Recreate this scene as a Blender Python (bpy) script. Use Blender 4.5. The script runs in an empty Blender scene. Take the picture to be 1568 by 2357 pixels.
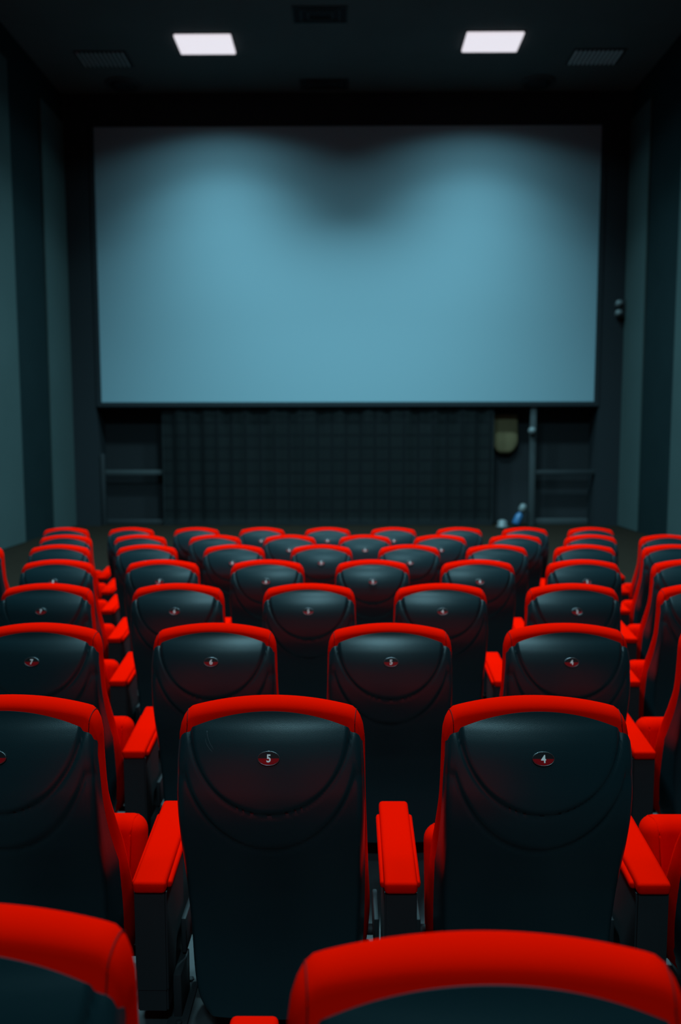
import bpy, bmesh, math, random
from mathutils import Vector, Matrix

sc = bpy.context.scene
col = sc.collection
random.seed(4)

# ------------------------------------------------------------------ camera
CAM_Z = 1.892
PITCH, YAW, ROLL = 0.0948, -0.0075, -0.0012
cp, sp, cy, sy = math.cos(PITCH), math.sin(PITCH), math.cos(YAW), math.sin(YAW)
Fv = Vector((sy * cp, cy * cp, -sp))
Rv = Vector((cy, -sy, 0))
Uv = Rv.cross(Fv)
R2 = Rv * math.cos(ROLL) + Uv * math.sin(ROLL)
U2 = -Rv * math.sin(ROLL) + Uv * math.cos(ROLL)
cd = bpy.data.cameras.new('camera')
cam = bpy.data.objects.new('camera', cd)
col.objects.link(cam)
m = Matrix((R2, U2, -Fv)).transposed().to_4x4()
m.translation = (0, 0, CAM_Z)
cam.matrix_world = m
cd.sensor_fit = 'VERTICAL'
cd.sensor_height = 36.0
cd.sensor_width = 24.0
cd.lens = 1783.18 * 36.0 / 2357.0
cd.clip_start = 0.02
cd.clip_end = 100
cd.dof.use_dof = True
cd.dof.focus_distance = 1.98
cd.dof.aperture_fstop = 2.3
cd.dof.aperture_blades = 0
sc.camera = cam

# ------------------------------------------------------------------ world, exposure
w = bpy.data.worlds.new('world')
sc.world = w
w.use_nodes = True
w.node_tree.nodes['Background'].inputs[0].default_value = (0.01, 0.03, 0.035, 1)
w.node_tree.nodes['Background'].inputs[1].default_value = 0.05
vs = sc.view_settings
vs.view_transform = 'Standard'
vs.look = 'None'
vs.exposure = 0.0
vs.gamma = 1.0
vs.use_curve_mapping = False

LIGHT_COL = (0.42, 0.86, 1.0)
CEIL = 9.195
# recessed lamps: x, y and their tubes as (power, spread); the first pair is the one in the picture
FRONT = ((68.0, 142.0), (92.0, 108.0))
HOUSE = ((560.0, 136.0),)
MIDDLE = ((285.0, 128.0),)
REAR = ((50.0, 140.0),)
ADDED_BACK = ((440.0, 150.0),)  # invented lamp behind the camera, added to put highlights on the seat shells
LAMPS = [(-2.61, 15.10, FRONT), (2.70, 15.07, FRONT), (-1.6, 12.3, MIDDLE), (1.7, 12.3, MIDDLE),
         (-1.6, 6.0, HOUSE), (1.7, 6.0, HOUSE), (-2.61, 0.4, REAR), (2.70, 0.4, REAR), (0.05, -5.0, ADDED_BACK)]


# ------------------------------------------------------------------ materials
def mat(name, base, rough=0.6, spec=0.5, metallic=0.0, bump=0.0, bscale=200.0, var=0.0, vscale=3.0, coat=0.0,
        emit=None, estr=0.0, sheen=0.0):
    mt = bpy.data.materials.new(name)
    mt.use_nodes = True
    nt = mt.node_tree
    b = nt.nodes['Principled BSDF']
    b.inputs['Base Color'].default_value = (*base, 1)
    b.inputs['Roughness'].default_value = rough
    b.inputs['Specular IOR Level'].default_value = spec
    b.inputs['Metallic'].default_value = metallic
    b.inputs['Coat Weight'].default_value = coat
    b.inputs['Sheen Weight'].default_value = sheen
    if emit:
        b.inputs['Emission Color'].default_value = (*emit, 1)
        b.inputs['Emission Strength'].default_value = estr
    tc = nt.nodes.new('ShaderNodeTexCoord')
    if bump > 0:
        n = nt.nodes.new('ShaderNodeTexNoise')
        n.inputs['Scale'].default_value = bscale
        n.inputs['Detail'].default_value = 3
        bp = nt.nodes.new('ShaderNodeBump')
        bp.inputs['Strength'].default_value = bump
        bp.inputs['Distance'].default_value = 0.002
        nt.links.new(tc.outputs['Object'], n.inputs['Vector'])
        nt.links.new(n.outputs['Fac'], bp.inputs['Height'])
        nt.links.new(bp.outputs['Normal'], b.inputs['Normal'])
    if var > 0:
        n = nt.nodes.new('ShaderNodeTexNoise')
        n.inputs['Scale'].default_value = vscale
        n.inputs['Detail'].default_value = 5
        mx = nt.nodes.new('ShaderNodeMix')
        mx.data_type = 'RGBA'
        mx.inputs[6].default_value = (*[c * (1 - var) for c in base], 1)
        mx.inputs[7].default_value = (*[min(1, c * (1 + var)) for c in base], 1)
        nt.links.new(tc.outputs['Object'], n.inputs['Vector'])
        nt.links.new(n.outputs['Fac'], mx.inputs[0])
        nt.links.new(mx.outputs[2], b.inputs['Base Color'])
    return mt


M = {
    'red': mat('red_leatherette', (0.72, 0.0030, 0.0), 0.6, 0.0, bump=0.12, bscale=420),
    'seam': mat('dark_red_thread', (0.10, 0.002, 0.002), 0.8, 0.1),
    'shell': mat('black_moulded_plastic', (0.005, 0.018, 0.022), 0.32, 0.42, bump=0.10, bscale=600),  # plastic is black; the teal of its reflections is mixed into this colour
    'post': mat('black_painted_steel', (0.012, 0.014, 0.016), 0.65, 0.3, bump=0.05, bscale=500),
    'chrome': mat('bright_rim', (0.22, 0.23, 0.24), 0.35, 0.5, metallic=1.0),
    'white': mat('white_print', (0.85, 0.84, 0.80), 0.5, 0.3),
    'screen': mat('screen_fabric', (0.25, 0.372, 0.425), 0.95, 0.05),
    'black': mat('black_masking_cloth', (0.024, 0.028, 0.032), 0.95, 0.05),
    'ceil': mat('dark_ceiling_paint', (0.08, 0.092, 0.092), 0.9, 0.1, var=0.15, vscale=1.0),
    'wall': mat('dark_wall_fabric', (0.009, 0.0175, 0.0195), 0.95, 0.05, var=0.15, vscale=1.5),
    'panel': mat('grey_fabric_panel', (0.048, 0.070, 0.070), 0.95, 0.05, var=0.10, vscale=1.2),
    'back': mat('dark_back_wall', (0.028, 0.030, 0.033), 0.95, 0.05),
    'floor': mat('grey_worn_vinyl', (0.025, 0.027, 0.029), 0.55, 0.35, bump=0.15, bscale=60, var=0.35, vscale=9.0),
    'carpet': mat('brown_carpet', (0.0155, 0.0105, 0.007), 0.95, 0.05, bump=0.2, bscale=150, var=0.2, vscale=8),
    'lamp': mat('lit_diffuser', (0.8, 0.8, 0.8), 0.6, 0.2, emit=(0.78, 0.735, 0.80), estr=1.0),
    'grey': mat('grey_metal', (0.045, 0.052, 0.055), 0.6, 0.3),
    'dgrey': mat('dark_grey_metal', (0.022, 0.025, 0.028), 0.6, 0.3),
    'scuff': mat('pale_scuff', (0.05, 0.06, 0.065), 0.6, 0.3),
    'slat': mat('pale_slat_paint', (0.62, 0.65, 0.65), 0.6, 0.3),
    'beige': mat('beige_fabric', (0.20, 0.15, 0.08), 0.9, 0.1, var=0.1, vscale=6),
    'blue': mat('blue_plastic', (0.03, 0.12, 0.26), 0.35, 0.5),
    'pale': mat('pale_plastic', (0.15, 0.165, 0.17), 0.4, 0.5),
}


def plate_material():
    # upper half black, lower half red, the dividing line follows the plate's own height
    mt = bpy.data.materials.new('two_tone_number_plate')
    mt.use_nodes = True
    nt = mt.node_tree
    b = nt.nodes['Principled BSDF']
    b.inputs['Roughness'].default_value = 0.3
    tc = nt.nodes.new('ShaderNodeTexCoord')
    s = nt.nodes.new('ShaderNodeSeparateXYZ')
    g = nt.nodes.new('ShaderNodeMath')
    g.operation = 'GREATER_THAN'
    g.inputs[1].default_value = 0.0
    mx = nt.nodes.new('ShaderNodeMix')
    mx.data_type = 'RGBA'
    mx.inputs[6].default_value = (0.30, 0.003, 0.006, 1)
    mx.inputs[7].default_value = (0.012, 0.012, 0.013, 1)
    nt.links.new(tc.outputs['Object'], s.inputs[0])
    nt.links.new(s.outputs['Y'], g.inputs[0])
    nt.links.new(g.outputs[0], mx.inputs[0])
    nt.links.new(mx.outputs[2], b.inputs['Base Color'])
    return mt


def curtain_material():
    # black cloth woven with a faint grid of slightly lighter threads
    mt = bpy.data.materials.new('black_gridded_cloth')
    mt.use_nodes = True
    nt = mt.node_tree
    b = nt.nodes['Principled BSDF']
    b.inputs['Roughness'].default_value = 0.95
    b.inputs['Specular IOR Level'].default_value = 0.05
    tc = nt.nodes.new('ShaderNodeTexCoord')
    br = nt.nodes.new('ShaderNodeTexBrick')
    br.offset = 0.0
    br.inputs['Color1'].default_value = (0.026, 0.030, 0.031, 1)
    br.inputs['Color2'].default_value = (0.023, 0.027, 0.028, 1)
    br.inputs['Mortar'].default_value = (0.018, 0.020, 0.022, 1)
    br.inputs['Scale'].default_value = 1.0
    br.inputs['Brick Width'].default_value = 0.32
    br.inputs['Row Height'].default_value = 0.28
    br.inputs['Mortar Size'].default_value = 0.05
    br.inputs['Mortar Smooth'].default_value = 0.8
    sx = nt.nodes.new('ShaderNodeSeparateXYZ')
    cx = nt.nodes.new('ShaderNodeCombineXYZ')
    nt.links.new(tc.outputs['Object'], sx.inputs[0])
    nt.links.new(sx.outputs['X'], cx.inputs['X'])
    nt.links.new(sx.outputs['Z'], cx.inputs['Y'])
    nt.links.new(cx.outputs[0], br.inputs['Vector'])
    nt.links.new(br.outputs['Color'], b.inputs['Base Color'])
    return mt


M['plate'] = plate_material()
M['curtain'] = curtain_material()


# ------------------------------------------------------------------ mesh helpers
def link(name, me, parent=None):
    o = bpy.data.objects.new(name, me)
    col.objects.link(o)
    if parent:
        o.parent = parent
    return o


def finish(name, bm, mats, parent=None, smooth=True, angle=None):
    bmesh.ops.recalc_face_normals(bm, faces=bm.faces)
    me = bpy.data.meshes.new(name)
    for f in bm.faces:
        f.smooth = smooth
    if angle is not None:
        for e in bm.edges:
            if len(e.link_faces) == 2 and e.calc_face_angle(0) > math.radians(angle):
                e.smooth = False
    bm.to_mesh(me)
    bm.free()
    for x in (mats if isinstance(mats, (list, tuple)) else [mats]):
        me.materials.append(x)
    return link(name, me, parent)


def box(bm, x0, x1, y0, y1, z0, z1, bevel=0.0, seg=2, mtx=None, mi=0):
    t = bmesh.new()
    bmesh.ops.create_cube(t, size=1)
    for v in t.verts:
        v.co = Vector((x0 + (v.co.x + .5) * (x1 - x0), y0 + (v.co.y + .5) * (y1 - y0), z0 + (v.co.z + .5) * (z1 - z0)))
    if bevel:
        bmesh.ops.bevel(t, geom=t.edges[:], offset=bevel, segments=seg, affect='EDGES', profile=0.5)
    if mtx:
        bmesh.ops.transform(t, matrix=mtx, verts=t.verts)
    join(bm, t, mi)


def join(bm, t, mi=0):
    vm = {}
    for v in t.verts:
        vm[v] = bm.verts.new(v.co)
    for f in t.faces:
        nf = bm.faces.new([vm[v] for v in f.verts])
        nf.material_index = mi
    t.free()


def tube(bm, pts, r, n=8, closed=False, mi=0):
    pts = [Vector(p) for p in pts]
    rings = []
    N = len(pts)
    for i, p in enumerate(pts):
        if closed:
            d = pts[(i + 1) % N] - pts[i - 1]
        else:
            d = pts[min(i + 1, N - 1)] - pts[max(i - 1, 0)]
        d.normalize()
        up = Vector((0, 0, 1)) if abs(d.z) < .9 else Vector((0, 1, 0))
        a = d.cross(up).normalized()
        b = d.cross(a)
        rings.append([bm.verts.new(p + (a * math.cos(2 * math.pi * k / n) + b * math.sin(2 * math.pi * k / n)) * r)
                      for k in range(n)])
    for i in range(N if closed else N - 1):
        r0, r1 = rings[i], rings[(i + 1) % N]
        for k in range(n):
            f = bm.faces.new((r0[k], r0[(k + 1) % n], r1[(k + 1) % n], r1[k]))
            f.material_index = mi
    if not closed:
        for rr in (rings[0], rings[-1]):
            f = bm.faces.new(rr)
            f.material_index = mi


def lathe(bm, prof, n=32, centre=(0, 0, 0), mi=0, mtx=None):
    t = bmesh.new()
    rings = []
    for r, z in prof:
        rings.append([t.verts.new((r * math.cos(2 * math.pi * k / n), r * math.sin(2 * math.pi * k / n), z)) for k in range(n)])
    for a, b in zip(rings, rings[1:]):
        for k in range(n):
            t.faces.new((a[k], a[(k + 1) % n], b[(k + 1) % n], b[k]))
    t.faces.new(rings[0][::-1])
    t.faces.new(rings[-1])
    bmesh.ops.translate(t, verts=t.verts, vec=centre)
    if mtx:
        bmesh.ops.transform(t, matrix=mtx, verts=t.verts)
    join(bm, t, mi)


def interp(tab, x):
    # smooth monotone-ish cubic through the table (x rising)
    xs = [a for a, _ in tab]
    ys = [b for _, b in tab]
    if x <= xs[0]:
        return ys[0]
    if x >= xs[-1]:
        return ys[-1]
    i = max(k for k in range(len(xs) - 1) if xs[k] <= x)
    h = xs[i + 1] - xs[i]
    dl = [(ys[k + 1] - ys[k]) / (xs[k + 1] - xs[k]) for k in range(len(xs) - 1)]

    def sl(k):
        if k == 0:
            return dl[0]
        if k == len(xs) - 1:
            return dl[-1]
        if dl[k - 1] * dl[k] <= 0:
            return 0
        return 2 * dl[k - 1] * dl[k] / (dl[k - 1] + dl[k])
    t = (x - xs[i]) / h
    return ((2 * t ** 3 - 3 * t * t + 1) * ys[i] + (t ** 3 - 2 * t * t + t) * h * sl(i)
            + (-2 * t ** 3 + 3 * t * t) * ys[i + 1] + (t ** 3 - t * t) * h * sl(i + 1))


def sstep(a, b, x):
    t = min(1, max(0, (x - a) / (b - a)))
    return t * t * (3 - 2 * t)


def struct(o):
    o['kind'] = 'structure'
    return o


def tag(o, label, cat, group=None):
    o['label'] = label
    o['category'] = cat
    if group:
        o['group'] = group
    return o


def empty(name, loc):
    o = bpy.data.objects.new(name, None)
    o.empty_display_size = 0.1
    o.location = loc
    col.objects.link(o)
    return o


# ------------------------------------------------------------------ rows of seating
SP, ROW_B, PITCH_Y, RISE = 0.70, 1.911, 1.0337, 0.0497
TOP = 1.0                                   # seat top above its own tier
def row_y(k): return ROW_B + k * PITCH_Y
FLOOR = -0.055
ROW_DZ = {-2: -.018, -1: -.018, 0: -.036, 1: -.039, 2: -.023, 3: -.008}
def row_z(k): return FLOOR + RISE * (6 - k) + ROW_DZ.get(k, 0)           # the tier of the farthest row (k = 6) is the hall's floor level
X_EVEN, X_ODD = -0.1985, 0.1736

# ------------------------------------------------------------------ the room
XW, Y_BACK, Y_FRONT, Y_SCR = 6.08, -8.0, 17.80, 17.18
bm = bmesh.new()
prof = [(Y_BACK, row_z(-2))]
for k in range(-1, 7):
    ys = row_y(k) - 0.42
    prof += [(ys, row_z(k - 1)), (ys, row_z(k))]
prof += [(Y_FRONT + 0.2, FLOOR), (Y_FRONT + 0.2, -0.3), (Y_BACK, -0.3)]
a = [bm.verts.new((-XW - .2, y, z)) for y, z in prof]
b = [bm.verts.new((XW + .2, y, z)) for y, z in prof]
n = len(prof)
for i in range(n):
    bm.faces.new((a[i], a[(i + 1) % n], b[(i + 1) % n], b[i])).material_index = 1 if i == n - 4 else 0
bm.faces.new(a)
bm.faces.new(b[::-1])
struct(finish('floor', bm, [M['floor'], M['carpet']], smooth=False))

def slab(name, mt, *dims, bevel=0.0):
    bm = bmesh.new()
    box(bm, *dims, bevel=bevel)
    return struct(finish(name, bm, mt, smooth=False))

slab('ceiling', M['ceil'], -XW - .2, XW + .2, Y_BACK, Y_FRONT + .2, CEIL, CEIL + .2)
slab('wall_left', M['wall'], -XW - .2, -XW, Y_BACK, Y_FRONT + .2, -.2, CEIL)
slab('wall_right', M['wall'], XW, XW + .2, Y_BACK, Y_FRONT + .2, -.2, CEIL)
slab('wall_front', M['back'], -XW, XW, Y_FRONT, Y_FRONT + .2, -.2, CEIL)
slab('wall_back', M['wall'], -XW, XW, Y_BACK - .2, Y_BACK, -.2, CEIL)
# bulkhead above the screen and the dark wings beside it
tn = 1
def trim(mt, *dims, bevel=0.0):
    global tn
    o = slab('trim_%d' % tn, mt, *dims, bevel=bevel)
    tn += 1
    return o
trim(M['black'], -XW, XW, Y_SCR + .02, Y_FRONT, 8.56, CEIL)
trim(M['black'], -XW, -5.52, Y_SCR + .02, Y_FRONT, FLOOR, 8.56)
trim(M['black'], 5.54, XW, Y_SCR + .02, Y_FRONT, FLOOR, 8.56)
# pale fabric panels on both side walls with dark strips between them
for sgn, edges in ((-1, (15.93, 17.18, 14.43)), (1, (16.07, 17.18, 14.52))):
    y0, y1, y2 = edges
    spans = [(y0, y1)]
    while y2 > Y_BACK + 1.3:
        spans.append((y2 - 1.3, y2))
        y2 -= 2.8
    for p0, p1 in spans:
        x0, x1 = (-XW, -XW + .05) if sgn < 0 else (XW - .05, XW)
        trim(M['panel'], x0, x1, p0, p1, FLOOR + .005 if p0 > 7.9 else 0.55, 8.60, bevel=0.012)

# ------------------------------------------------------------------ projection screen
scr = tag(empty('projection_screen', (0.02, Y_SCR, 2.69)), 'huge blank pale projection screen on the front wall of the hall', 'screen')
bm = bmesh.new()
W2, Hs = 5.42, 5.825
box(bm, -W2, W2, 0.03, 0.05, 0, Hs)
finish('screen_surface', bm, M['screen'], scr, smooth=False)
bm = bmesh.new()
for d in ((-W2 - .10, W2 + .10, 0, .10, -.10, -.005), (-W2 - .10, W2 + .10, 0, .10, Hs + .005, Hs + .05),
          (-W2 - .10, -W2 - .005, 0, .10, -.005, Hs + .005), (W2 + .005, W2 + .10, 0, .10, -.005, Hs + .005)):
    box(bm, *d)
finish('frame', bm, M['black'], scr, smooth=False)

# ------------------------------------------------------------------ below the screen
bm = bmesh.new()
nx, nz = 180, 14
x0, x1 = -4.10, 3.27
def cy_(x, t):
    return 0.02 * math.sin(x * 9.0) + 0.014 * math.sin(x * 21.0 + 1.3) + 0.012 * math.sin(x * 3.1 + t * 2)
g = [[bm.verts.new((x0 + (x1 - x0) * i / nx, cy_(x0 + (x1 - x0) * i / nx, j / nz), FLOOR + .01 + 2.635 * j / nz)) for i in range(nx + 1)] for j in range(nz + 1)]
for j in range(nz):
    for i in range(nx):
        bm.faces.new((g[j][i], g[j][i + 1], g[j + 1][i + 1], g[j + 1][i]))
bmesh.ops.solidify(bm, geom=bm.faces[:], thickness=0.006)
o = finish('stage_curtain', bm, M['curtain'])
o.location.y = 17.28
tag(o, 'wide dark gridded curtain hanging below the projection screen', 'curtain')

def rail(name, dims, mt, label, cat, bevel=0.01):
    bm = bmesh.new()
    dx = (dims[0] + dims[1]) / 2
    box(bm, *dims, bevel=bevel)
    o = finish(name, bm, mt, smooth=True, angle=40)
    return tag(o, label, cat)

rail('support_post', (4.075, 4.20, 17.24, 17.36, FLOOR, 2.60), M['grey'], 'pale vertical steel post under the right part of the screen', 'post')
rail('shelf_rail', (-5.52, -4.10, 17.46, 17.60, 1.08, 1.18), M['grey'], 'pale horizontal rail in the dark recess left of the curtain', 'rail')
rail('shelf_rail', (4.202, 5.54, 17.30, 17.44, 1.08, 1.18), M['dgrey'], 'horizontal rail in the dark recess right of the steel post', 'rail')
rail('base_board', (4.21, 5.45, 17.44, 17.56, FLOOR, 0.08), M['grey'], 'pale low board on the floor right of the steel post', 'board')
rail('base_board', (-5.45, -4.14, 17.44, 17.56, FLOOR, 0.06), M['dgrey'], 'low board on the floor left of the dark curtain', 'board')
rail('support_post', (-5.50, -5.42, 17.30, 17.42, FLOOR, 1.55), M['dgrey'], 'short dark post at the left end of the recess under the screen', 'post')

# beige pouch hanging beside the steel post
bag = tag(empty('hanging_pouch', (3.60, 17.69, 1.55)), 'round-bottomed beige pouch hanging beside the pale steel post', 'pouch')
bm = bmesh.new()
rows = []
for j in range(13):
    t = j / 12
    z = 0.88 * t
    hw = 0.30 * (1 - (1 - min(1, t / .35)) ** 2.4 * .55) if t < .35 else 0.30 - 0.03 * (t - .35)
    hd = 0.09 * (0.45 + 0.55 * math.sin(math.pi * min(1, .12 + t)))
    rows.append([bm.verts.new((hw * math.copysign(abs(math.cos(a)) ** .6, math.cos(a)), hd * math.copysign(abs(math.sin(a)) ** .8, math.sin(a)), z))
                 for a in [2 * math.pi * k / 28 for k in range(28)]])
for r0, r1 in zip(rows, rows[1:]):
    for k in range(28):
        bm.faces.new((r0[k], r0[(k + 1) % 28], r1[(k + 1) % 28], r1[k]))
bm.faces.new(rows[0][::-1])
bm.faces.new(rows[-1])
finish('body', bm, M['beige'], bag)
bm = bmesh.new()
tube(bm, [(-.22, 0, .86), (-.12, 0, 1.0), (0, 0, 1.05), (.12, 0, 1.0), (.22, 0, .86)], .012)
finish('strap', bm, M['dgrey'], bag)
# small white knob on the post
bm = bmesh.new()
lathe(bm, [(.02, 0), (.06, .02), (.085, .06), (.085, .10), (.05, .14), (.01, .15)], 20, mtx=Matrix.Translation((4.09, 17.242, 2.05)) @ Matrix.Rotation(math.radians(90), 4, 'X'))
tag(finish('round_knob', bm, M['pale']), 'small round pale knob at the top of the steel post', 'knob')
# leaning bottle with a pale cap
bt = tag(empty('spray_bottle', (3.74, 17.12, FLOOR)), 'blue bottle with a pale cap leaning against the steel post', 'bottle')
bt.rotation_euler = (math.radians(-6), math.radians(24), 0)
bm = bmesh.new()
lathe(bm, [(.05, 0.0), (.085, .015), (.09, .05), (.09, .20), (.07, .26), (.035, .29), (.035, .31)], 24, centre=(0, 0, .03))
finish('body', bm, M['blue'], bt)
bm = bmesh.new()
lathe(bm, [(.05, 0), (.07, .02), (.085, .09), (.07, .17), (.03, .20)], 24, centre=(0, 0, .34))
finish('cap', bm, M['pale'], bt)
bm = bmesh.new()
lathe(bm, [(.10, 0), (.13, .01), (.13, .03), (.095, .05), (.10, .14), (.04, .17)], 24, centre=(3.42, 16.9, FLOOR))
tag(finish('bowl', bm, M['pale']), 'small pale bowl upside down on the floor by the blue bottle', 'bowl')

# wall fixture at the end of the right pale panel
fx = tag(empty('wall_fixture', (XW - .05, 17.12, 4.66)), 'small pale two-knobbed fixture on the edge of the right pale wall panel', 'wall fixture')
bm = bmesh.new()
box(bm, -.10, 0, -.04, .04, -.18, .20, bevel=.01)
finish('bracket', bm, M['dgrey'], fx, angle=40)
for z in (.11, -.09):
    bm = bmesh.new()
    lathe(bm, [(.03, -.08), (.065, -.06), (.07, .04), (.05, .07), (.02, .075)], 20, mtx=Matrix.Translation((-.15, -.02, z)) @ Matrix.Rotation(math.radians(60), 4, 'X'))
    finish('knob', bm, M['pale'], fx)

# ------------------------------------------------------------------ ceiling fittings
def lamp(i, x, y, tubes):
    r = empty('ceiling_lamp', (x, y, CEIL))
    tag(r, ['bright rectangular ceiling lamp left of the middle, above the screen', 'bright rectangular ceiling lamp right of the middle, above the screen'][i]
        if i < 2 else 'added unseen ceiling lamp behind the camera, highlighting the seat shells' if i == 8 else 'rectangular ceiling lamp %s, %s of the middle' % (['', 'above the front rows', 'above the middle rows', 'above the nearest rows', 'above the rear aisle'][i // 2], ['left', 'right'][i % 2]),
        'lamp', 'ceiling lamps')
    bm = bmesh.new()
    hx, hy = .52, .33
    for d in ((-hx - .03, hx + .03, -hy - .03, -hy, -.012, 0), (-hx - .03, hx + .03, hy, hy + .03, -.012, 0),
              (-hx - .03, -hx, -hy, hy, -.012, 0), (hx, hx + .03, -hy, hy, -.012, 0)):
        box(bm, *d, bevel=.004)
    finish('frame', bm, M['dgrey'], r, angle=40)
    bm = bmesh.new()
    box(bm, -hx, hx, -hy, hy, -.06, -.002, bevel=.02)
    finish('diffuser', bm, M['lamp'], r, smooth=False)
    for power, spread in tubes:
        ld = bpy.data.lights.new('bulb', 'AREA')
        ld.shape = 'RECTANGLE'
        ld.size, ld.size_y = 2 * hx, 2 * hy
        ld.energy = power
        ld.color = LIGHT_COL
        ld.spread = math.radians(spread)
        lo = bpy.data.objects.new('bulb', ld)
        col.objects.link(lo)
        lo.parent = r
        lo.location = (0, 0, -.065)

for i, a in enumerate(LAMPS):
    lamp(i, *a)

def vent(x, y, label):
    r = tag(empty('ceiling_vent', (x, y, CEIL)), label, 'vent', 'slatted ceiling vents')
    bm = bmesh.new()
    hx, hy = .47, .27
    for d in ((-hx - .03, hx + .03, -hy - .03, -hy), (-hx - .03, hx + .03, hy, hy + .03), (-hx - .03, -hx, -hy, hy), (hx, hx + .03, -hy, hy)):
        box(bm, *d, -.02, 0, bevel=.003)
    finish('frame', bm, M['dgrey'], r, angle=40)
    bm = bmesh.new()
    for k in range(11):
        xx = -hx + .045 + k * (2 * hx - .09) / 10
        box(bm, -.015, .015, -hy, hy, -.03, -.022, mtx=Matrix.Translation((xx, 0, 0)) @ Matrix.Rotation(math.radians(25), 4, 'Y'))
    finish('grille', bm, M['slat'], r, smooth=False)
    bm = bmesh.new()
    box(bm, -hx, hx, -hy, hy, -.004, -.001)
    finish('duct', bm, M['black'], r, smooth=False)

vent(-4.67, 15.68, 'dim slatted ceiling vent outside the left bright lamp')
vent(4.80, 15.69, 'dim slatted ceiling vent outside the right bright lamp')

def diffuser(x, y, hx, hy, label):
    r = tag(empty('air_diffuser', (x, y, CEIL)), label, 'air diffuser')
    bm = bmesh.new()
    for q in (1.0, .72, .46):
        a, b = hx * q, hy * q
        t = .045 * hx
        for d in ((-a, a, -b, -b + t), (-a, a, b - t, b), (-a, -a + t, -b + t, b - t), (a - t, a, -b + t, b - t)):
            box(bm, *d, -.02 - .02 * (1 - q), 0)
    finish('frame', bm, M['dgrey'], r, smooth=False)
    bm = bmesh.new()
    box(bm, -hx * .97, hx * .97, -hy * .97, hy * .97, -.006, -.001)
    finish('core', bm, M['black'], r, smooth=False)

diffuser(-.45, 16.80, .50, .24, 'dark square air diffuser in the ceiling close to the screen bulkhead')
diffuser(-.45, 14.15, .48, .26, 'dark air diffuser in the ceiling between the two bright lamps')

def speaker(x, y, label):
    r = tag(empty('ceiling_speaker', (x, y, CEIL)), label, 'speaker')
    bm = bmesh.new()
    lathe(bm, [(.36, 0), (.36, -.02), (.33, -.035), (.29, -.03)][::-1], 36)
    finish('ring', bm, M['grey'], r)
    bm = bmesh.new()
    lathe(bm, [(.29, -.028), (.16, -.045), (.03, -.05)][::-1], 36)
    finish('grille', bm, M['dgrey'], r)

speaker(-4.62, 16.78, 'round dark ceiling speaker by the bulkhead near the left wall')
speaker(3.95, 16.78, 'round dark ceiling speaker by the bulkhead near the right wall')

# ------------------------------------------------------------------ the seat
YR = [(-.92, .075), (-.86, .085), (-.70, .100), (-.56, .082), (-.47, .056), (-.38, .026), (-.28, .004), (-.23, .0005), (-.18, .006), (-.14, .0145), (-.10, .0275), (-.07, .041), (-.045, .0545), (-.03, .0610), (-.015, .0655), (0, .070)]
YF = [(-.90, .330), (-.80, .325), (-.70, .310), (-.60, .280), (-.47, .235), (-.37, .180), (-.25, .132), (-.10, .122), (-.05, .132), (0, .140)]
YE = [(-.92, .20), (-.86, .27), (-.80, .295), (-.70, .282), (-.60, .235), (-.47, .160), (-.35, .098), (-.25, .066), (-.16, .056), (-.115, .050)]
HW = [(-.92, .235), (-.80, .262), (-.70, .268), (-.55, .262), (-.40, .256), (-.25, .250), (-.10, .2475), (0, .245)]
HR = [(-.92, .165), (-.89, .195), (-.86, .212), (-.80, .224), (-.70, .231), (-.55, .237), (-.40, .241), (-.25, .2435), (-.16, .242), (-.10, .2395), (0, .236)]
DOME = 0.022


def rear_y(x, z):
    return interp(YR, z) + DOME * (x / .24) ** 2


def ztop_cushion(X):
    a = abs(X)
    z = -.036 * a * a
    if a > .86:
        z -= .058 * (1 - math.sqrt(max(0, 1 - ((a - .86) / .14) ** 2)))
    return z


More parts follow.
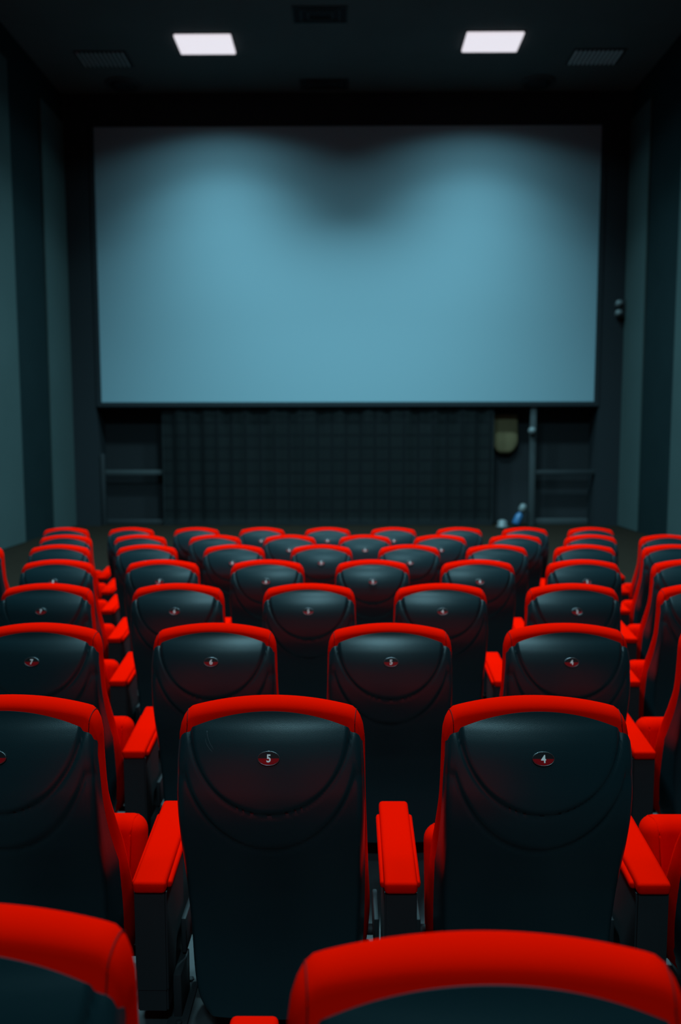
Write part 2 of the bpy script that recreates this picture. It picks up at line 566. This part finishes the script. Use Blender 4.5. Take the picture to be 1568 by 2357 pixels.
def build_cushion(parent):
    bm = bmesh.new()
    Xs = []
    for i in range(31):
        u = -1 + 2 * i / 30
        Xs.append(math.copysign(1 - (1 - abs(u)) ** 1.6, u) if u else 0.0)
    zb = -.86
    colv = []
    for X in Xs:
        zt = ztop_cushion(X)
        z0 = zt - .032
        loop = []
        # edge rounding of the slab seen from above
        e = max(0, (abs(X) - .90) / .10)
        inset = 1 - math.sqrt(max(0, 1 - e * e))
        zs = [zb + (z0 - zb) * t / 22 for t in range(22)]
        def pt(side, z, k=1.0, zz=None):
            xr = X * interp(HR, z)
            xf = X * interp(HW, z)
            r = rear_y(xr, z) + .028 * inset
            f = interp(YF, z) - .030 * inset
            mid = r * .36 + f * .64
            if side == 0:
                return Vector((xr + (xf - xr) * (1 - k) * .6, mid + (r - mid) * k, zz if zz is not None else z))
            return Vector((xf - (xf - xr) * (1 - k) * .4, mid + (f - mid) * k, zz if zz is not None else z))
        for z in zs:
            loop.append(pt(0, z))
        for q in range(9):
            a = math.pi / 2 * q / 8
            loop.append(pt(0, z0, math.cos(a), z0 + (zt - z0) * math.sin(a)))
        for q in range(7, -1, -1):
            a = math.pi / 2 * q / 8
            loop.append(pt(1, z0, math.cos(a), z0 + (zt - z0) * math.sin(a)))
        for z in reversed(zs):
            loop.append(pt(1, z))
        colv.append(loop)
    V = [[bm.verts.new(p) for p in lp] for lp in colv]
    L = len(V[0])
    for c in range(len(V) - 1):
        for j in range(L):
            k = (j + 1) % L
            bm.faces.new((V[c][j], V[c + 1][j], V[c + 1][k], V[c][k]))
    h = L // 2
    for c in (0, -1):
        vv = V[c]
        mids = []
        for s in (1, 2, 3):
            mids.append([bm.verts.new(vv[j].co.lerp(vv[L - 1 - j].co, s / 4)) for j in range(h - 1)])
        rowsv = [vv[:h - 1]] + mids + [[vv[L - 1 - j] for j in range(h - 1)]]
        for r0, r1 in zip(rowsv, rowsv[1:]):
            for j in range(h - 2):
                bm.faces.new((r0[j], r0[j + 1], r1[j + 1], r1[j]))
        # cap round the apex
        ap = [vv[j] for j in range(h - 2, L - (h - 2))]
        ring = [rw[-1] for rw in rowsv]
        try:
            bm.faces.new(ap[1:-1][::-1] + ring[1:-1]) if False else bm.faces.new(list(dict.fromkeys(ap[1:-1] + ring[::-1])))
        except ValueError:
            pass
    # stitched seams where the top band meets the side bands
    for X in (-.915, .915):
        idx = min(range(len(Xs)), key=lambda i: abs(Xs[i] - X))
        lp = colv[idx]
        pts = lp[19:22 + 17 + 3]
        cen = Vector((lp[0].x * .9, .08, lp[20].z - .03))
        pts = [p + (p - Vector((p.x * .8, .07, lp[20].z))).normalized() * .0004 for p in pts]
        tube(bm, pts, .0011, 6, mi=1)
    return finish('back_cushion', bm, [M['red'], M['seam']], parent)


A1, B1, C1 = .206, .228, -.045
A2, B2, C2 = .2335, .324, -.060


def emboss(x, z):
    def ins(a, b, c, w):
        if z > c:
            d = a - abs(x)
        else:
            d = (1 - math.sqrt((x / a) ** 2 + ((z - c) / b) ** 2)) * a
        return d
    d1, d2 = ins(A1, B1, C1, 0), ins(A2, B2, C2, 0)
    wid = .0075
    s = .0078 * sstep(-wid, wid, d1) + .0074 * sstep(-wid, wid, d2)
    # shallow grooves following both curves
    s -= .0036 * math.exp(-((d1 + .006) / .0045) ** 2) + .0026 * math.exp(-((d2 + .005) / .004) ** 2)
    return s


def shell_top(x, corner):
    a = abs(x)
    z1 = -.022 - .042 * (a / .206) ** 2
    z2 = -.078
    z3 = -.090 - .8 * max(0, a - .234)
    z = z1 + (z2 - z1) * sstep(.204, .212, a)
    if a > .226:
        z = z2 + (z3 - z2) * sstep(.2285, .237, a)
    return z - .010 * corner


def build_shell(parent):
    bm = bmesh.new()
    cols = []
    # fraction across the rear face, extra columns where the steps are
    for i in range(-56, 57):
        u = i / 56
        cols.append(('r', u))
    side = [('c', a) for a in (20, 40, 60, 80)] + [('s', t) for t in (0, .34, .67, 1)]
    R = .022
    zb = -.905
    rows = 92
    grid = []
    seq = [(-1, s) for s in reversed(side)] + [(0, c) for c in cols] + [(1, s) for s in side]
    for sg, (kind, val) in seq:
        if kind == 'r':
            xt = val * (interp(HR, -.10) - R)
            zt = shell_top(xt, 0)
        elif kind == 'c':
            xt = interp(HR, -.10) - R + R * math.sin(math.radians(val))
            zt = shell_top(xt, val / 90)
        else:
            zt = shell_top(.2445, 1) - .012 * val
        line = []
        for j in range(rows + 1):
            t = j / rows
            t = t * (.55 + .45 * t)
            z = zt + (zb - zt) * t
            hr = interp(HR, z)
            xe = hr - R
            ee = .003
            if kind == 'r':
                x = val * xe
                p = Vector((x, rear_y(x, z) - ee - emboss(x, z), z))
            elif kind == 'c':
                a = math.radians(val)
                x = xe + R * math.sin(a)
                yb = rear_y(xe, z) - ee - emboss(xe, z)
                p = Vector((sg * (x + .001 * math.sin(a)), yb + R * (1 - math.cos(a)), z))
            else:
                y0 = rear_y(xe, z) - ee + R
                y1 = max(y0 + .004, interp(YE, z))
                yy = y0 + (y1 - y0) * val
                fy = interp(YF, z)
                x = hr + (interp(HW, z) - hr) * (yy - y0) / max(.02, fy - y0) + .002
                p = Vector((sg * x, yy, z))
            line.append(bm.verts.new(p))
        grid.append(line)
    for a, b in zip(grid, grid[1:]):
        for j in range(rows):
            bm.faces.new((a[j], b[j], b[j + 1], a[j + 1]))
    bm.normal_update()
    # make sure the thickness grows inward (towards the cushion)
    mid = grid[len(grid) // 2][40]
    if mid.normal.y > 0:
        bmesh.ops.reverse_faces(bm, faces=bm.faces)
    bm.normal_update()
    outer = {v: bm.verts.new(v.co - v.normal * .0032) for v in list(bm.verts)}
    fl = list(bm.faces)
    edges = [e for e in bm.edges if len(e.link_faces) == 1]
    for f in fl:
        bm.faces.new([outer[v] for v in reversed(f.verts)])
    for e in edges:
        v0, v1 = e.verts
        bm.faces.new((v0, v1, outer[v1], outer[v0]))
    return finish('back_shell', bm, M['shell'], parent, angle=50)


def build_seat_pan(parent):
    bm = bmesh.new()
    mtx = Matrix.Translation((0, .455, -.724)) @ Matrix.Rotation(math.radians(-13), 4, 'X')
    t = bmesh.new()
    bmesh.ops.create_cube(t, size=1)
    for v in t.verts:
        v.co = Vector((v.co.x * .50, v.co.y * .125, v.co.z * .385))
    bmesh.ops.bevel(t, geom=t.edges[:], offset=.048, segments=6, affect='EDGES', profile=.5)
    # crown the broad faces a little
    for v in t.verts:
        k = (1 - (v.co.x / .25) ** 2) * (1 - (v.co.z / .1925) ** 2)
        v.co.y += math.copysign(.014 * max(0, k), v.co.y) if abs(v.co.y) > .03 else 0
        v.co.z += .012 * (1 - (v.co.x / .25) ** 2) if v.co.z > .15 else 0
    bmesh.ops.transform(t, matrix=mtx, verts=t.verts)
    join(bm, t, 0)
    for sx in (-1, 1):
        pts = []
        a, b, r = .0625 - .002, .1925 - .002, .050
        for q in range(40):
            an = 2 * math.pi * q / 40
            c, s = math.cos(an), math.sin(an)
            px = math.copysign(a - r, c) + r * c
            pz = math.copysign(b - r, s) + r * s
            pts.append(mtx @ Vector((sx * .214, px * 1.03, pz * 1.01)))
        tube(bm, pts, .0035, 6, closed=True, mi=0)
    return finish('seat_cushion', bm, [M['red']], parent)


def build_bracket(parent):
    bm = bmesh.new()
    for sx in (-1, 1):
        x = sx * .288
        box(bm, x - .008, x + .008, .27, .43, -.85, -.74, bevel=.006)
        tube(bm, [(sx * .245, .38, -.845), (sx * .30, .38, -.845)], .016, 12)
    box(bm, -.27, .27, .33, .38, -.905, -.875, bevel=.006)
    return finish('hinge_bracket', bm, M['post'], parent, angle=40)


def build_plate(parent):
    # the plate lies in its own XY plane: X across, Y up, Z towards the viewer
    z = -.128
    yb = rear_y(0, z) - .003 - emboss(0, z)
    sl = (rear_y(0, z + .012) - rear_y(0, z - .012)) / .024
    root = Matrix.Translation((0, yb - .0035, z)) @ Matrix.Rotation(math.radians(90) - math.atan(sl), 4, 'X')
    bm = bmesh.new()
    ra, rb = .0275, .0172
    rings = []
    for s, zz in ((1.0, -.004), (1.0, .0), (.93, .0012), (0.5, .0014)):
        rings.append([bm.verts.new((ra * s * math.cos(2 * math.pi * k / 48), rb * s * math.sin(2 * math.pi * k / 48), zz)) for k in range(48)])
    for r0, r1 in zip(rings, rings[1:]):
        for k in range(48):
            bm.faces.new((r0[k], r0[(k + 1) % 48], r1[(k + 1) % 48], r1[k]))
    bm.faces.new(rings[-1])
    bm.faces.new(rings[0][::-1])
    p = finish('number_plate', bm, M['plate'], parent, angle=30)
    p.matrix_local = root
    bm = bmesh.new()
    tube(bm, [((ra) * math.cos(2 * math.pi * k / 48), rb * math.sin(2 * math.pi * k / 48), .0006) for k in range(48)], 0.0008, 8, closed=True)
    finish('rim', bm, M['chrome'], p)
    return p


DIGIT = {}
def digit_mesh(nn):
    if nn not in DIGIT:
        cu = bpy.data.curves.new('digit', 'FONT')
        cu.body = str(nn)
        cu.align_x = 'CENTER'
        cu.align_y = 'CENTER'
        cu.size = 0.0265
        cu.offset = 0.0007
        cu.extrude = 0.0003
        o = bpy.data.objects.new('digit', cu)
        col.objects.link(o)
        dg = bpy.context.evaluated_depsgraph_get()
        me = bpy.data.meshes.new_from_object(o.evaluated_get(dg))
        bpy.data.objects.remove(o)
        # centre it by its real outline and narrow it slightly
        xs = [v.co.x for v in me.vertices]
        ys = [v.co.y for v in me.vertices]
        cx_, cy2 = (min(xs) + max(xs)) / 2, (min(ys) + max(ys)) / 2
        for v in me.vertices:
            v.co.x = (v.co.x - cx_) * .92
            v.co.y = v.co.y - cy2
        me.materials.clear()
        me.materials.append(M['white'])
        DIGIT[nn] = me
    return DIGIT[nn]


def build_armrest(parent, x=-.35):
    slope = math.radians(8.5)
    bm = bmesh.new()
    mtx = Matrix.Translation((0, .315, -.526)) @ Matrix.Rotation(slope, 4, 'X')
    box(bm, -.0465, .0465, -.195, .195, -.022, .014, bevel=.012, seg=4, mtx=mtx)
    box(bm, -.0575, .0575, -.165, .150, -.026, -.004, bevel=.009, seg=3, mtx=mtx)
    pad = finish('armrest_pad', bm, M['red'], parent)
    bm = bmesh.new()
    for z0, z1, wx, ya, yb in ((-.866, None, .0455, .135, .36), (-.930, -.868, .0435, .138, .355)):
        t = bmesh.new()
        bmesh.ops.create_cube(t, size=1)
        for v in t.verts:
            y = ya + (v.co.y + .5) * (yb - ya)
            zt = z1 if z1 is not None else -.526 + (y - .315) * math.tan(slope) - .020
            v.co = Vector((v.co.x * 2 * wx, y, z0 if v.co.z < 0 else zt))
        bmesh.ops.bevel(t, geom=[e for e in t.edges if abs(e.verts[0].co.z - e.verts[1].co.z) > .03], offset=.005, segments=2, affect='EDGES')
        join(bm, t)
    panel = finish('armrest_panel', bm, M['post'], parent, angle=40)
    bm = bmesh.new()
    zl = -TOP
    box(bm, .046, .070, .19, .31, zl + .008, -.86, bevel=.004)
    box(bm, .030, .050, .20, .30, -.925, -.87, bevel=.003)
    box(bm, .030, .090, .16, .34, zl, zl + .010, bevel=.003)
    for yy in (.165, .345):
        lathe(bm, [(.009, 0), (.009, .006), (.005, .008)], 8, centre=(.066, yy, zl + .010))
    leg = finish('leg', bm, M['post'], parent, angle=40)
    for o in (pad, panel, leg):
        o.location.x = x
    return [pad, panel, leg]


proto = empty('cinema_seat', (0, 0, 0))
inner = []
inner.append(build_cushion(proto))
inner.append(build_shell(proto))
inner.append(build_seat_pan(proto))
inner.append(build_bracket(proto))
plate = build_plate(proto)
arm = build_armrest(proto)
for o in inner + arm + [plate]:
    o.location.z += TOP
rim = [c for c in plate.children][0]

ROWS = {-1: [-1, 0], 0: [-1, 0, 1, 2], 1: [-2, -1, 0, 1, 2], 2: [-2, -1, 0, 1, 2, 3], 3: [-3, -2, -1, 0, 1, 2, 3],
        4: list(range(-4, 5)), 5: list(range(-4, 5)), 6: list(range(-4, 5))}
ORD = ['leftmost', 'second from the left', 'third from the left', 'fourth from the left', 'middle one of nine', 'fourth from the right',
       'third from the right', 'second from the right', 'rightmost']
LBL = {
    (-1, -1): 'blurred nearest cinema seat cut off by the lower left corner of the photo',
    (-1, 0): 'big blurred nearest cinema seat back rising at the bottom right, numberless',
    (0, -1): 'sharply focused cinema seat cut by the left edge, beside the seat numbered 5',
    (0, 0): 'sharply focused red and black cinema seat with a readable number 5',
    (0, 1): 'sharply focused red and black cinema seat with a readable number 4',
    (0, 2): 'cinema seat at the right edge beyond the sharp seat numbered 4, mostly cut off',
    (1, -2): 'slightly blurred cinema seat at the left edge, beyond the sharp seat cut by that edge',
    (1, -1): 'slightly blurred cinema seat numbered 6 behind the gap left of sharp seat 5',
    (1, 0): 'slightly blurred cinema seat numbered 5 seen between sharp seats 5 and 4',
    (1, 1): 'slightly blurred cinema seat numbered 4 directly beyond the sharp seat 4',
    (1, 2): 'slightly blurred cinema seat cut by the right edge, row beyond the sharp seats',
}
POS6 = {-2: 'leftmost visible, cut by the edge', -1: 'second visible from the left', 0: 'third visible from the left',
        1: 'third visible from the right', 2: 'second visible from the right', 3: 'rightmost visible, cut by the edge'}
POS7 = {-3: 'leftmost visible', -2: 'second visible from the left', -1: 'third visible from the left', 0: 'middle visible one',
        1: 'third visible from the right', 2: 'second visible from the right', 3: 'rightmost visible, cut off'}
ROWNAME = {2: 'third cinema row from the screen-side of sharp seats', 3: '', 4: '', 5: '', 6: ''}


def label_for(k, n):
    if (k, n) in LBL:
        return LBL[(k, n)]
    if k == 2:
        return 'red-topped black cinema seat, %s, fourth row from below' % POS6[n]
    if k == 3:
        return 'red-topped black cinema seat, %s, fifth row from below' % POS7[n]
    nm = {4: 'the third row from the screen', 5: 'the second row from the screen', 6: 'the row nearest the screen'}[k]
    return 'red-topped black cinema seat, %s in %s' % (ORD[n + 4], nm)


GROUP = {-1: 'seats of the blurred nearest row', 0: 'seats of the sharply focused row', 1: 'seats of the third row from below', 2: 'seats of the fourth row from below',
         3: 'seats of the fifth row from below', 4: 'seats of the third row from the screen', 5: 'seats of the second row from the screen',
         6: 'seats of the row nearest the screen'}
NUDGE = {(-1, 0): -.07, (-1, -1): -.012}
for k in sorted(ROWS):
    for n in ROWS[k]:
        x = (X_ODD if k % 2 else X_EVEN) + n * SP
        if (k, n) == (0, 0):
            r = proto
            p = plate
        else:
            r = proto.copy()
            col.objects.link(r)
            for o in inner + arm:
                c = o.copy()
                c.parent = r
                col.objects.link(c)
                if (k, n) == (0, 1) and o is inner[2]:   # this cushion hangs a little lower than the others
                    c.location.z = o.location.z - .03
                if k == -1 and o in arm:        # the nearest backs stand a little behind their armrests
                    c.location.y = o.location.y - NUDGE[(k, n)] + .008
            p = plate.copy()
            p.parent = r
            col.objects.link(p)
            c = rim.copy()
            c.parent = p
            col.objects.link(c)
        r.location = (x, row_y(k) + NUDGE.get((k, n), 0), row_z(k))
        d = link('digit', digit_mesh(5 - n), p)
        d.location = (0, 0, .0016)
        if n == 4:                       # end of the row: one more armrest on the far side
            for o in arm:
                c = o.copy()
                c.parent = r
                c.location.x = .35
                col.objects.link(c)
        tag(r, label_for(k, n), 'seat', GROUP[k])

# two faint curved scuffs on the back of the sharp seat numbered 5
def on_shell(x, z):
    return (x, rear_y(x, z) - .003 - emboss(x, z) - .0001, TOP + z)
for dx, z0, z1 in ((0, -.070, -.112), (-.003, -.088, -.118)):
    bm = bmesh.new()
    tube(bm, [on_shell(-.163 + dx + .020 * t ** 1.8, z0 + (z1 - z0) * t) for t in [q / 10 for q in range(11)]], .00045, 6)
    finish('scuff_mark', bm, M['scuff'], proto)
